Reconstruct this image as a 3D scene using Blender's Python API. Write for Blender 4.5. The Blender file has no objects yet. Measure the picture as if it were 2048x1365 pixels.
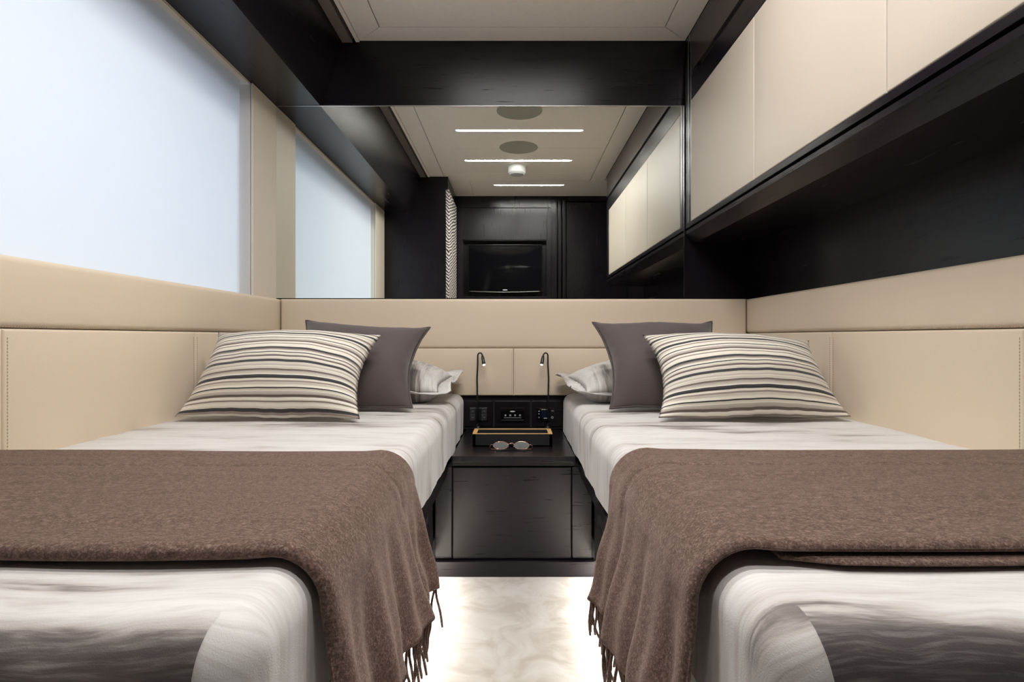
import bpy, bmesh, math, random
from mathutils import Vector, Matrix, noise
random.seed(7)
S = bpy.context.scene
COL = S.collection
PI = math.pi

# ------------------------------------------------------------------ camera
EYE = 0.77
cam_d = bpy.data.cameras.new('camera'); cam = bpy.data.objects.new('camera', cam_d); COL.objects.link(cam)
cam.location = (0, 0, EYE); cam.rotation_euler = (PI / 2, 0, 0)
cam_d.sensor_width = 36; cam_d.lens = 1130 / 2048 * 36
cam_d.shift_x = -3 / 2048; cam_d.shift_y = -7.5 / 2048
cam_d.clip_start = 0.02; cam_d.clip_end = 60
S.camera = cam
# ------------------------------------------------------------------ world (daylight outside the window)
w = bpy.data.worlds.new('daylight'); S.world = w; w.use_nodes = True
bg = w.node_tree.nodes['Background']; bg.inputs[0].default_value = (0.40, 0.61, 1.0, 1); bg.inputs[1].default_value = 0.78
# hazy low sun outside, falling on the window blind
sun_d = bpy.data.lights.new('sun', 'SUN'); sun = bpy.data.objects.new('sun', sun_d); COL.objects.link(sun)
sun_d.energy = 2.8; sun_d.angle = math.radians(14); sun_d.color = (1.0, 0.97, 0.95)
sun.rotation_euler = Vector((0.80, -0.42, -0.36)).to_track_quat('-Z', 'Y').to_euler()
# ------------------------------------------------------------------ exposure and lamp strengths
S.view_settings.view_transform = 'Standard'; S.view_settings.look = 'None'
S.view_settings.gamma = 1; S.view_settings.use_curve_mapping = False
S.view_settings.exposure = 0.46
STRIP_POWER = 175.0      # radiance of the ceiling strips
LED_POWER = 105.0         # radiance of the strips under the beds
READ_POWER = 60.0        # reading lamps
WARM = (1.0, 0.972, 0.945)
S.cycles.max_bounces = 7; S.cycles.diffuse_bounces = 4; S.cycles.glossy_bounces = 4
S.cycles.adaptive_threshold = 0.03; S.cycles.transmission_bounces = 3; S.cycles.transparent_max_bounces = 8
S.cycles.sample_clamp_indirect = 6.0
S.cycles.use_denoising = True; S.cycles.use_light_tree = False

# ================================================================== materials
class NT:
    def __init__(self, name):
        m = bpy.data.materials.new(name); m.use_nodes = True
        self.m = m; self.t = m.node_tree; self.n = self.t.nodes
        self.b = self.n['Principled BSDF']; self.out = self.n['Material Output']
    def node(self, typ, **kw):
        x = self.n.new(typ)
        for k, v in kw.items():
            if k.startswith('i_'):
                x.inputs[k[2:].replace('_', ' ')].default_value = v
            else:
                setattr(x, k, v)
        return x
    def link(self, a, b): self.t.links.new(a, b)
    def coord(self, scale=(1, 1, 1), uv=False):
        tc = self.node('ShaderNodeTexCoord'); mp = self.node('ShaderNodeMapping')
        self.link(tc.outputs['UV' if uv else 'Object'], mp.inputs[0]); mp.inputs['Scale'].default_value = scale
        return mp.outputs[0]
    def noise(self, vec, scale=5, detail=4, rough=0.5, dist=0.0):
        x = self.node('ShaderNodeTexNoise'); self.link(vec, x.inputs['Vector'])
        x.inputs['Scale'].default_value = scale; x.inputs['Detail'].default_value = detail
        x.inputs['Roughness'].default_value = rough; x.inputs['Distortion'].default_value = dist
        return x.outputs['Fac']
    def ramp(self, fac, stops, interp='LINEAR'):
        r = self.node('ShaderNodeValToRGB'); cr = r.color_ramp; cr.interpolation = interp
        while len(cr.elements) > 1: cr.elements.remove(cr.elements[-1])
        cr.elements[0].position = stops[0][0]; cr.elements[0].color = tuple(stops[0][1]) + (1,)
        for p, c in stops[1:]:
            e = cr.elements.new(p); e.color = tuple(c) + (1,)
        self.link(fac, r.inputs[0]); return r.outputs[0]
    def math(self, op, a, b=None, c=None):
        x = self.node('ShaderNodeMath', operation=op)
        for i, v in enumerate((a, b, c)):
            if v is None: continue
            if isinstance(v, (int, float)): x.inputs[i].default_value = v
            else: self.link(v, x.inputs[i])
        return x.outputs[0]
    def mix(self, fac, a, b, mode='MIX'):
        x = self.node('ShaderNodeMix', data_type='RGBA', blend_type=mode)
        for s, v in ((x.inputs[0], fac), (x.inputs[6], a), (x.inputs[7], b)):
            if isinstance(v, (int, float)): s.default_value = v
            elif isinstance(v, tuple): s.default_value = v + (1,) if len(v) == 3 else v
            else: self.link(v, s)
        return x.outputs[2]
    def bump(self, h, strength=0.2, dist=0.002, normal=None):
        x = self.node('ShaderNodeBump'); x.inputs['Strength'].default_value = strength; x.inputs['Distance'].default_value = dist
        self.link(h, x.inputs['Height'])
        if normal is not None: self.link(normal, x.inputs['Normal'])
        self.link(x.outputs[0], self.b.inputs['Normal']); return x.outputs[0]
    def col(self, c):
        if isinstance(c, tuple): self.b.inputs['Base Color'].default_value = c + (1,)
        else: self.link(c, self.b.inputs['Base Color'])
    def set(self, **kw):
        for k, v in kw.items(): self.b.inputs[k.replace('_', ' ')].default_value = v

def wood(name, axis, base=(0.0070, 0.0048, 0.0072), rough=0.27, pore=0.03):
    t = NT(name); sc = [170, 170, 170]; sc['xyz'.index(axis)] = 7
    v = t.coord(tuple(sc)); n1 = t.noise(v, 1.0, 3, 0.6)
    sc2 = [40, 40, 40]; sc2['xyz'.index(axis)] = 1.6
    n2 = t.noise(t.coord(tuple(sc2)), 1.0, 4, 0.55)
    dark = tuple(c * 0.92 for c in base); lite = tuple(c * 1.08 for c in base)
    c2 = t.ramp(n2, [(0.3, dark), (0.7, lite)])
    p = t.ramp(n1, [(0.62, (0, 0, 0)), (0.70, (1, 1, 1))])
    t.col(t.mix(t.math('MULTIPLY', p, 0.15), c2, (0.002, 0.002, 0.002)))
    r = t.math('MULTIPLY_ADD', n2, 0.02, rough - 0.01); t.link(r, t.b.inputs['Roughness'])
    t.bump(t.math('SUBTRACT', t.math('MULTIPLY', n2, 0.1), p), pore, 0.0004)
    t.link(t.math('MULTIPLY_ADD', p, -0.22, 0.37), t.b.inputs['Specular IOR Level'])
    return t.m
def leather(name, c):
    t = NT(name); v = t.coord((1, 1, 1))
    vo = t.node('ShaderNodeTexVoronoi'); t.link(v, vo.inputs['Vector']); vo.inputs['Scale'].default_value = 420
    big = t.noise(v, 3.0, 3)
    t.col(t.mix(big, tuple(x * 0.96 for x in c), tuple(min(1, x * 1.04) for x in c)))
    t.bump(vo.outputs['Distance'], 0.18, 0.0008); t.set(Roughness=0.46, Specular_IOR_Level=0.4)
    return t.m
def plain(name, c, rough=0.5, metal=0.0, spec=0.5, bump=0.0, bscale=300):
    t = NT(name); v = t.coord((1, 1, 1)); n = t.noise(v, bscale, 3)
    t.col(t.mix(n, tuple(x * 0.94 for x in c), tuple(min(1, x * 1.06) for x in c)))
    t.set(Roughness=rough, Metallic=metal, Specular_IOR_Level=spec)
    if bump: t.bump(n, bump, 0.0008)
    return t.m
def emit(name, c, s):
    t = NT(name); t.col((0.8, 0.8, 0.8)); t.b.inputs['Emission Color'].default_value = c + (1,); t.b.inputs['Emission Strength'].default_value = s
    return t.m

M = {}
M['wood_x'] = wood('wenge_grain_x', 'x'); M['wood_y'] = wood('wenge_grain_y', 'y'); M['wood_z'] = wood('wenge_grain_z', 'z')
M['wood_brown'] = wood('wenge_brown', 'y', base=(0.05, 0.041, 0.038))
M['leather'] = leather('cream_leather', (0.645, 0.54, 0.415))
M['leather_pale'] = leather('pale_leather', (0.475, 0.42, 0.35))
M['stitch'] = plain('stitch_thread', (0.38, 0.30, 0.21), 0.8)
M['pilaster'] = plain('cream_lining', (0.66, 0.585, 0.49), 0.55)
M['ceiling'] = plain('ceiling_lacquer', (0.84, 0.765, 0.69), 0.5, bump=0.03, bscale=60)
M['gap'] = plain('dark_gap', (0.006, 0.005, 0.006), 0.7)
M['black_gloss'] = plain('black_gloss', (0.004, 0.004, 0.005), 0.06)
M['black_satin'] = plain('black_satin', (0.007, 0.007, 0.008), 0.32)
M['black_matt'] = plain('black_matt', (0.006, 0.006, 0.007), 0.6)
M['switch'] = plain('switch_grey', (0.022, 0.022, 0.025), 0.4)
M['mark'] = plain('pale_print', (0.62, 0.62, 0.62), 0.5)
M['mark_dim'] = plain('dim_print', (0.22, 0.22, 0.22), 0.5)
M['lcd'] = plain('blue_black_display', (0.006, 0.009, 0.022), 0.12)
M['grille'] = plain('grille_cloth', (0.33, 0.32, 0.265), 0.8, bump=0.2, bscale=900)
M['white_plastic'] = plain('white_plastic', (0.80, 0.79, 0.77), 0.4)
M['steel'] = plain('dark_steel', (0.14, 0.14, 0.15), 0.28, metal=1.0)
M['chrome'] = plain('bright_edge', (0.75, 0.76, 0.75), 0.18, metal=1.0)
M['gold_metal'] = plain('rose_gold', (0.85, 0.52, 0.42), 0.16, metal=1.0)
M['strip'] = emit('ceiling_strip_light', WARM, STRIP_POWER)
M['led'] = emit('under_bed_led', (1.0, 0.97, 0.94), LED_POWER)
M['read'] = emit('reading_led', (1.0, 0.9, 0.78), READ_POWER)
def _mirror():
    t = NT('mirror_silver'); v = t.coord((1, 1, 1)); n = t.noise(v, 2, 1)
    t.col(t.mix(n, (0.83, 0.855, 0.815), (0.84, 0.865, 0.825))); t.set(Metallic=1.0, Roughness=0.0); return t.m
M['mirror'] = _mirror()
def _tray():
    t = NT('tray_wood'); n = t.noise(t.coord((6, 60, 60)), 2, 4)
    t.col(t.ramp(n, [(0.3, (0.55, 0.30, 0.10)), (0.7, (0.78, 0.50, 0.22))])); t.set(Roughness=0.3); return t.m
M['tray_wood'] = _tray()
def _lens():
    t = NT('spectacle_lens'); t.col((0.9, 0.92, 0.9)); t.set(Roughness=0.02, Alpha=0.14); n = t.noise(t.coord(), 3, 1); t.link(t.math('MULTIPLY_ADD', n, 0.01, 0.02), t.b.inputs['Roughness']); return t.m
M['lens'] = _lens()
def _pane():
    t = NT('window_glass'); t.n.remove(t.b)
    tr = t.node('ShaderNodeBsdfTransparent'); gl = t.node('ShaderNodeBsdfGlossy'); mx = t.node('ShaderNodeMixShader')
    tr.inputs[0].default_value = (0.9, 0.95, 0.97, 1); gl.inputs['Roughness'].default_value = 0.02
    mx.inputs[0].default_value = 0.08; t.link(tr.outputs[0], mx.inputs[1]); t.link(gl.outputs[0], mx.inputs[2]); t.link(mx.outputs[0], t.out.inputs[0]); return t.m
M['pane'] = _pane()
def _blind():
    t = NT('translucent_blind'); t.n.remove(t.b); v = t.coord((1, 300, 300)); n = t.noise(v, 1, 2)
    c = t.mix(n, (0.77, 0.77, 0.77), (0.80, 0.80, 0.80))
    df = t.node('ShaderNodeBsdfDiffuse'); tl = t.node('ShaderNodeBsdfTranslucent'); mx = t.node('ShaderNodeMixShader')
    t.link(c, df.inputs[0]); t.link(c, tl.inputs[0]); mx.inputs[0].default_value = 0.45
    t.link(df.outputs[0], mx.inputs[1]); t.link(tl.outputs[0], mx.inputs[2]); t.link(mx.outputs[0], t.out.inputs[0]); return t.m
M['blind'] = _blind()
def _carpet():
    t = NT('carpet_pile'); v = t.coord((1, 1, 1))
    n = t.noise(v, 9, 5, 0.55, 1.2); f = t.noise(v, 900, 2)
    c = t.ramp(n, [(0.36, (0.42, 0.37, 0.31)), (0.5, (0.53, 0.49, 0.43)), (0.64, (0.60, 0.57, 0.52))])
    t.col(t.mix(t.math('MULTIPLY', f, 0.35), c, (0.35, 0.31, 0.26)))
    t.bump(t.math('ADD', t.math('MULTIPLY', f, 0.5), t.math('MULTIPLY', n, 3.0)), 0.5, 0.004); t.set(Roughness=0.95, Sheen_Weight=0.3); return t.m
M['carpet'] = _carpet()
def _moire(name):
    # printed wood-grain fabric: U runs along the streaks, V across them (metres)
    t = NT(name)
    wob = t.noise(t.coord((3, 5, 1), True), 1.0, 3, 0.5)
    tc = t.node('ShaderNodeTexCoord'); sep = t.node('ShaderNodeSeparateXYZ'); t.link(tc.outputs['UV'], sep.inputs[0])
    cmb = t.node('ShaderNodeCombineXYZ')
    t.link(sep.outputs[0], cmb.inputs[0]); t.link(t.math('MULTIPLY_ADD', wob, 0.09, sep.outputs[1]), cmb.inputs[1])
    def st(sx, sy, det, ro=0.6):
        mp = t.node('ShaderNodeMapping'); t.link(cmb.outputs[0], mp.inputs[0]); mp.inputs['Scale'].default_value = (sx, sy, 1); return t.noise(mp.outputs[0], 1.0, det, ro)
    fine = st(16, 190, 4); mid = st(5, 46, 5, 0.65); big = st(2.2, 7.5, 4, 0.55)
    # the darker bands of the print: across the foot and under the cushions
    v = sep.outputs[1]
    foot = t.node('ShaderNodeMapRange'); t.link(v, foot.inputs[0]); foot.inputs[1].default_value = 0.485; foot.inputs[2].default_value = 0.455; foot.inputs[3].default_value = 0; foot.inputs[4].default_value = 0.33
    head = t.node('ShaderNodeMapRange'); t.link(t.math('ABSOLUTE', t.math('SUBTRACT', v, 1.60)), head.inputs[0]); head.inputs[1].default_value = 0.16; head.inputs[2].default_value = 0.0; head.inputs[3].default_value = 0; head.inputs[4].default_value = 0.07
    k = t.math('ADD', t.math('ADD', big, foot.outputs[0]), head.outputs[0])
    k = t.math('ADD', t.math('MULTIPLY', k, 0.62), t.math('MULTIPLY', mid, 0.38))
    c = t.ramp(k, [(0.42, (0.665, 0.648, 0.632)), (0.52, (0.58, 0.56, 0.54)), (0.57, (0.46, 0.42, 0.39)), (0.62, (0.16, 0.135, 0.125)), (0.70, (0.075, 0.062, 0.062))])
    c = t.mix(t.ramp(fine, [(0.48, (0, 0, 0)), (0.74, (0.5, 0.5, 0.5))]), c, (0.40, 0.37, 0.345))
    t.col(c); fz = t.noise(t.coord((1, 1, 1)), 700, 2); t.bump(t.math('ADD', fz, t.math('MULTIPLY', fine, 0.6)), 0.25, 0.001)
    t.set(Roughness=0.72, Sheen_Weight=0.35, Sheen_Roughness=0.5); return t.m
M['moire'] = _moire('grain_print_fabric')
def _wool():
    t = NT('brown_wool'); v = t.coord((1, 1, 1)); a = t.noise(v, 380, 3, 0.7); b = t.noise(t.coord((110, 170, 170)), 1, 4, 0.75); g = t.noise(v, 18, 3)
    k = t.math('ADD', t.math('MULTIPLY', a, 0.55), t.math('MULTIPLY', b, 0.45))
    c = t.ramp(k, [(0.36, (0.032, 0.019, 0.015)), (0.5, (0.108, 0.068, 0.054)), (0.64, (0.27, 0.188, 0.156))])
    t.col(t.mix(t.math('MULTIPLY', g, 0.35), c, (0.125, 0.076, 0.064))); t.bump(k, 0.6, 0.003); t.set(Roughness=0.9, Sheen_Weight=0.3, Sheen_Roughness=0.45, Specular_IOR_Level=0.15)
    t.b.inputs['Sheen Tint'].default_value = (0.75, 0.6, 0.52, 1); return t.m
M['wool'] = _wool()
def _brown():
    t = NT('aubergine_rib'); v = t.coord((1, 1, 1), True); wv = t.node('ShaderNodeTexWave', wave_type='BANDS', bands_direction='Y'); t.link(v, wv.inputs[0]); wv.inputs['Scale'].default_value = 95; wv.inputs['Distortion'].default_value = 0.6
    n = t.noise(t.coord(), 500, 2)
    t.col(t.mix(t.math('MULTIPLY', wv.outputs['Fac'], 0.6), (0.050, 0.034, 0.034), (0.095, 0.066, 0.062))); t.bump(t.math('ADD', wv.outputs['Fac'], n), 0.3, 0.0012); t.set(Roughness=0.75, Sheen_Weight=0.3); return t.m
M['brown'] = _brown()
def _stripe():
    t = NT('ribbed_stripe'); tc = t.node('ShaderNodeTexCoord'); sep = t.node('ShaderNodeSeparateXYZ'); t.link(tc.outputs['UV'], sep.inputs[0])
    wn = t.noise(t.coord((9, 3, 1), True), 1, 2)
    v = t.math('ADD', sep.outputs[1], t.math('MULTIPLY', wn, 0.004))
    fr = t.math('FRACT', t.math('MULTIPLY', v, 1 / 0.158))
    K = (0.012, 0.013, 0.017); C = (0.74, 0.69, 0.60); B = (0.115, 0.085, 0.075); G = (0.42, 0.375, 0.325); T = (0.27, 0.22, 0.19)
    seq = [(.042, K), (.078, C), (.020, T), (.045, C), (.034, B), (.050, G), (.040, C), (.018, K), (.075, C), (.030, T), (.030, C), (.055, K), (.048, C), (.020, G),
           (.030, B), (.055, C), (.030, G), (.040, C), (.046, K), (.052, C), (.035, B), (.050, C), (.017, K), (.045, C), (.030, T)]
    tot = sum(s for s, _ in seq); p = 0; stops = []
    for s, c in seq: stops.append((p / tot, c)); p += s
    c = t.ramp(fr, stops, 'CONSTANT'); f = t.noise(t.coord((1, 1, 1)), 600, 2)
    t.col(t.mix(t.math('MULTIPLY', f, 0.14), c, (0.30, 0.26, 0.23)))
    wv = t.math('SINE', t.math('MULTIPLY', v, 2 * PI / 0.0132)); t.bump(t.math('ADD', wv, f), 0.5, 0.0018); t.set(Roughness=0.85, Sheen_Weight=0.2); return t.m
M['stripe'] = _stripe()
def _zebra():
    t = NT('bark_line_fabric'); wv = t.node('ShaderNodeTexWave', wave_type='BANDS', bands_direction='DIAGONAL'); mp = t.coord((1, 0.28, 1.0)); t.link(mp, wv.inputs[0])
    wv.inputs['Scale'].default_value = 24; wv.inputs['Distortion'].default_value = 6; wv.inputs['Detail'].default_value = 2; wv.inputs['Detail Scale'].default_value = 0.5
    t.col(t.ramp(wv.outputs['Fac'], [(0.0, (0.012, 0.01, 0.01)), (0.34, (0.03, 0.026, 0.025)), (0.48, (0.55, 0.50, 0.45)), (1, (0.66, 0.61, 0.56))])); t.set(Roughness=0.7); return t.m
M['zebra'] = _zebra()

# ================================================================== builders
ROOT = {}
def _name_loc(parent):
    return ROOT.get(parent.name, Vector((0, 0, 0))) if parent else Vector((0, 0, 0))
def mesh(name, verts, faces, mat, parent=None, smooth=False, uvs=None, origin=None):
    me = bpy.data.meshes.new(name)
    off = _name_loc(parent) if parent else (Vector(origin) if origin is not None else Vector((0, 0, 0)))
    me.from_pydata([tuple(Vector(v) - off) for v in verts], [], faces)
    if uvs is not None:
        ul = me.uv_layers.new(name='UVMap')
        for lp in me.loops: ul.data[lp.index].uv = uvs[lp.vertex_index]
    me.materials.append(M[mat] if isinstance(mat, str) else mat)
    bm = bmesh.new(); bm.from_mesh(me); bmesh.ops.recalc_face_normals(bm, faces=bm.faces); bm.to_mesh(me); bm.free()
    if smooth: me.polygons.foreach_set('use_smooth', [True] * len(me.polygons))
    me.update()
    o = bpy.data.objects.new(name, me); COL.objects.link(o)
    if parent: o.parent = parent
    else: o.location = off
    ROOT[o.name] = off
    return o
def thing(name, label, cat, loc, group=None):
    o = bpy.data.objects.new(name, None); COL.objects.link(o); o.location = loc; o.empty_display_size = 0.05
    ROOT[o.name] = Vector(loc); return tag(o, label, cat, group)
def tag(o, label, cat, group=None):
    o['label'] = label; o['category'] = cat
    if group: o['group'] = group
    return o
def struct(o, label=None):
    o['kind'] = 'structure'
    if label: o['label'] = label
    return o
def bm_obj(name, bm, mat, parent=None, origin=None, smooth=False):
    bm.verts.index_update()
    v = [x.co.copy() for x in bm.verts]; f = [[q.index for q in p.verts] for p in bm.faces]; bm.free()
    return mesh(name, v, f, mat, parent, smooth, None, origin)
def add_box(bm, x0, x1, y0, y1, z0, z1, bev=0.0, seg=2):
    r = bmesh.ops.create_cube(bm, size=1.0)
    vs = r['verts']
    for v in vs: v.co = Vector(((x0 + x1) / 2 + v.co.x * (x1 - x0), (y0 + y1) / 2 + v.co.y * (y1 - y0), (z0 + z1) / 2 + v.co.z * (z1 - z0)))
    if bev:
        es = list({e for v in vs for e in v.link_edges})
        bmesh.ops.bevel(bm, geom=es, offset=bev, segments=seg, affect='EDGES', profile=0.5)
def box(name, x0, x1, y0, y1, z0, z1, mat, parent=None, bev=0.0015, seg=2, origin=None):
    if x0 > x1: x0, x1 = x1, x0
    bm = bmesh.new(); add_box(bm, x0, x1, y0, y1, z0, z1, bev, seg)
    return bm_obj(name, bm, mat, parent, origin)
def boxes(name, lst, mat, parent=None, bev=0.0, origin=None):
    bm = bmesh.new()
    for b in lst: add_box(bm, min(b[0], b[1]), max(b[0], b[1]), *b[2:], bev)
    return bm_obj(name, bm, mat, parent, origin)
def prism_y(name, pts, y0, y1, mat, parent=None, origin=None):
    n = len(pts); v = [(x, y0, z) for x, z in pts] + [(x, y1, z) for x, z in pts]
    f = [list(range(n))[::-1], list(range(n, 2 * n))] + [[i, (i + 1) % n, n + (i + 1) % n, n + i] for i in range(n)]
    return mesh(name, v, f, mat, parent, False, None, origin)
def tube_geo(pts, rad, seg=8, closed=False):
    pts = [Vector(p) for p in pts]; n = len(pts); V = []; F = []
    prev = None
    for i, p in enumerate(pts):
        a = pts[(i - 1) % n] if (closed or i > 0) else p; b = pts[(i + 1) % n] if (closed or i < n - 1) else p
        t = (b - a).normalized()
        if prev is None:
            up = Vector((0, 0, 1)) if abs(t.z) < 0.9 else Vector((1, 0, 0)); e = t.cross(up).normalized()
        else:
            e = (prev - t * prev.dot(t)).normalized()
        prev = e; g = t.cross(e)
        r = rad[i] if isinstance(rad, (list, tuple)) else rad
        for k in range(seg):
            th = 2 * PI * k / seg; V.append(p + e * math.cos(th) * r + g * math.sin(th) * r)
    for i in range(n if closed else n - 1):
        for k in range(seg):
            a = i * seg + k; b = i * seg + (k + 1) % seg; j = (i + 1) % n
            F.append([a, b, j * seg + (k + 1) % seg, j * seg + k])
    if not closed: F += [list(range(seg))[::-1], list(range((n - 1) * seg, n * seg))]
    return V, F
def tube(name, pts, rad, mat, parent=None, seg=8, closed=False, origin=None):
    V, F = tube_geo(pts, rad, seg, closed); return mesh(name, V, F, mat, parent, True, None, origin)
def lathe(name, prof, c, mat, parent=None, seg=32, origin=None):
    V = []; F = []; n = len(prof)
    for k in range(seg):
        th = 2 * PI * k / seg
        for r, z in prof: V.append((c[0] + r * math.cos(th), c[1] + r * math.sin(th), c[2] + z))
    for k in range(seg):
        for i in range(n - 1):
            a = k * n + i; b = ((k + 1) % seg) * n + i; F.append([a, b, b + 1, a + 1])
    F.append([k * n for k in range(seg)]); F.append([k * n + n - 1 for k in range(seg)])
    return mesh(name, V, F, mat, parent, False, None, origin)
def grid_faces(nu, nv, base=0):
    return [[base + i * nv + j, base + (i + 1) * nv + j, base + (i + 1) * nv + j + 1, base + i * nv + j + 1] for i in range(nu - 1) for j in range(nv - 1)]
def padded(name, o, eu, ev, w_, h_, en, depth, mat, parent, r=0.012, bulge=0.004):
    """upholstered panel: rounded edges, softly domed face, standing depth proud of its backing"""
    o = Vector(o); eu = Vector(eu); ev = Vector(ev); en = Vector(en)
    def ax(L):
        s = [0.0]
        k = 5
        for i in range(1, k + 1): s.append(r * (1 - math.cos(PI / 2 * i / k)))
        m = max(4, int(L / 0.06)); s += [r + (L - 2 * r) * i / m for i in range(1, m)]
        s += [L - x for x in s[k::-1]] if True else []
        return s
    us = ax(w_); vs = ax(h_); V = []; nu, nv = len(us), len(vs)
    def prof(t, L):
        d = min(t, L - t); d = max(0.0, d)
        return math.sqrt(max(0, 1 - (1 - min(d / r, 1)) ** 2))
    for u in us:
        for v in vs:
            z = depth - r + r * min(prof(u, w_), prof(v, h_)) + bulge * (1 - (2 * u / w_ - 1) ** 2) * (1 - (2 * v / h_ - 1) ** 4)
            V.append(o + eu * u + ev * v + en * z)
    F = grid_faces(nu, nv)
    b = len(V); ring = [i * nv for i in range(nu)] + [(nu - 1) * nv + j for j in range(1, nv)] + [i * nv + nv - 1 for i in range(nu - 2, -1, -1)] + [j for j in range(nv - 2, 0, -1)]
    for q in ring:
        p = V[q]; z = (p - o).dot(en); V.append(p - en * z)
    m = len(ring)
    for i in range(m): F.append([ring[i], ring[(i + 1) % m], b + (i + 1) % m, b + i])
    F.append([b + i for i in range(m)][::-1])
    return mesh(name, V, F, mat, parent, True)
def stitches(name, p0, p1, en, parent, step=0.0065, ln=0.004):
    p0 = Vector(p0); p1 = Vector(p1); en = Vector(en); d = p1 - p0; L = d.length; d.normalize(); s = d.cross(en).normalized() * 0.0008
    V = []; F = []
    for i in range(int(L / step)):
        a = p0 + d * (i * step); c = a + d * ln; b = len(V)
        V += [a - s, a + s, c + s, c - s, a - s + en * 0.001, a + s + en * 0.001, c + s + en * 0.001, c - s + en * 0.001]
        F += [[b + 4, b + 5, b + 6, b + 7], [b, b + 1, b + 5, b + 4], [b + 1, b + 2, b + 6, b + 5], [b + 2, b + 3, b + 7, b + 6], [b + 3, b, b + 4, b + 7]]
    return mesh(name, V, F, 'stitch', parent)

# ================================================================== room shell
XL, XR = -1.015, 1.014         # side walls
YB, YF = 2.40, -0.24           # mirror wall and television wall
ZC = 2.027                     # ceiling
fl = struct(box('floor', XL - 0.2, XR + 0.1, YF - 0.12, YB + 0.1, -0.06, 0.0, 'carpet', bev=0), 'pale beige cut pile carpet')
struct(box('wall_back', XL - 0.2, XR + 0.12, YB, YB + 0.08, 0.0, 1.754, 'wood_x', bev=0), 'dark wenge panelled bulkhead')
struct(box('wall_right', XR, XR + 0.08, YF - 0.12, YB, 0.0, 2.15, 'wood_y', bev=0), 'dark wenge wall under the overhead cabinet')
# left wall with the window opening
WY0, WY1, WZ0, WZ1 = 0.66, 2.18, 0.90, 1.745
struct(boxes('wall_left', [(XL - 0.16, XL, YF - 0.12, WY0 - 0.02, 0, 2.15), (XL - 0.16, XL, WY1 + 0.02, YB, 0, 2.15), (XL - 0.16, XL, WY0 - 0.02, WY1 + 0.02, 0, WZ0), (XL - 0.16, XL, WY0 - 0.02, WY1 + 0.02, WZ1 + 0.008, 2.15)], 'pilaster'), 'cream lined hull wall')
# television wall behind the camera: built round the recess and the door
RX0, RX1, RZ0, RZ1 = -0.446, 0.294, 1.135, 1.631
tw = struct(boxes('wall_front', [(XL, RX0, YF - 0.1, YF - 0.012, 0, ZC + 0.1), (RX1, 0.345, YF - 0.1, YF - 0.012, 0, ZC + 0.1), (RX0, RX1, YF - 0.1, YF - 0.012, RZ1, ZC + 0.1), (RX0, RX1, YF - 0.1, YF - 0.012, 0, RZ0), (0.345, XR, YF - 0.1, YF - 0.012, 1.985, ZC + 0.1), (XL, XR, YF - 0.16, YF - 0.1, 0, ZC + 0.1)], 'wood_z'), 'dark wenge wall with television recess')
for nm, b in (('wall_panel', (-0.498, -0.452, 0, 1.92)), ('wall_panel', (0.300, 0.335, 0, 1.92)), ('wall_panel', (-0.449, 0.297, 1.637, 1.92)), ('wall_panel', (-0.449, 0.297, 0, 1.129)), ('wall_panel', (-0.498, 0.335, 1.925, ZC))):
    box(nm, b[0], b[1], YF - 0.012, YF, b[2], b[3], 'wood_z', tw)
dr = struct(box('door_1', 0.470, XR - 0.004, YF - 0.05, YF - 0.005, 0.005, 1.975, 'wood_z', bev=0.003), 'dark wenge cabin door')
boxes('door_frame', [(0.345, 0.385, YF - 0.1, YF + 0.006, 0, 1.985), (0.398, 0.425, YF - 0.1, YF - 0.002, 0, 1.985), (0.436, 0.464, YF - 0.1, YF + 0.012, 0, 1.985)], 'wood_z', dr, 0.002)
tube('door_handle', [(0.53, YF - 0.006, 1.0), (0.53, YF + 0.04, 1.0), (0.545, YF + 0.045, 1.0), (0.64, YF + 0.045, 1.0)], 0.008, 'steel', dr)

# window: recess, translucent blind, glass outside, added box and lip that shade the blind's top
wn = struct(boxes('window_1', [(XL - 0.12, XL - 0.001, WY0 - 0.0195, WY0, WZ0 + 0.0005, WZ1), (XL - 0.12, XL - 0.001, WY1, WY1 + 0.0195, WZ0 + 0.0005, WZ1), (XL - 0.12, XL - 0.001, WY0, WY1, WZ1, WZ1 + 0.0075)], 'pilaster'), 'wide hull window behind a white translucent blind')
blind = mesh('blind', [(XL - 0.020, WY0 + 0.030, WZ0 + 0.004), (XL - 0.020, WY1 - 0.045, WZ0 + 0.004), (XL - 0.020, WY1 - 0.045, WZ1 - 0.002), (XL - 0.020, WY0 + 0.030, WZ1 - 0.002)], [[0, 1, 2, 3]], 'blind', wn)
box('glass_pane', XL - 0.135, XL - 0.127, WY0 - 0.02, WY1 + 0.02, WZ0 - 0.02, WZ1 + 0.02, 'pane', wn, bev=0)
box('shade_box', XL - 0.115, XL - 0.060, WY0 + 0.003, WY1 - 0.050, WZ1 - 0.075, WZ1 - 0.002, 'white_plastic', wn, bev=0.01)  # unseen box behind the blind, set back to darken its top band softly
box('shade_lip', XL - 0.30, XL - 0.16, WY0 - 0.6, WY1 + 0.6, WZ1 - 0.03, WZ1 + 0.10, 'pilaster', wn)  # unseen outer lip, added to cast a shadow band on the blind's top
# pilasters beside the window
pl = struct(box('trim_1', XL, XL + 0.010, 2.18, YB - 0.003, 0.90, 1.753, 'pilaster', bev=0.004, seg=3), 'cream upright between window and mirror')
struct(box('trim_2', XL, XL + 0.010, 0.385, 0.66, 0.90, 1.753, 'pilaster', bev=0.004, seg=3), 'cream upright between window and wardrobe')
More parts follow.
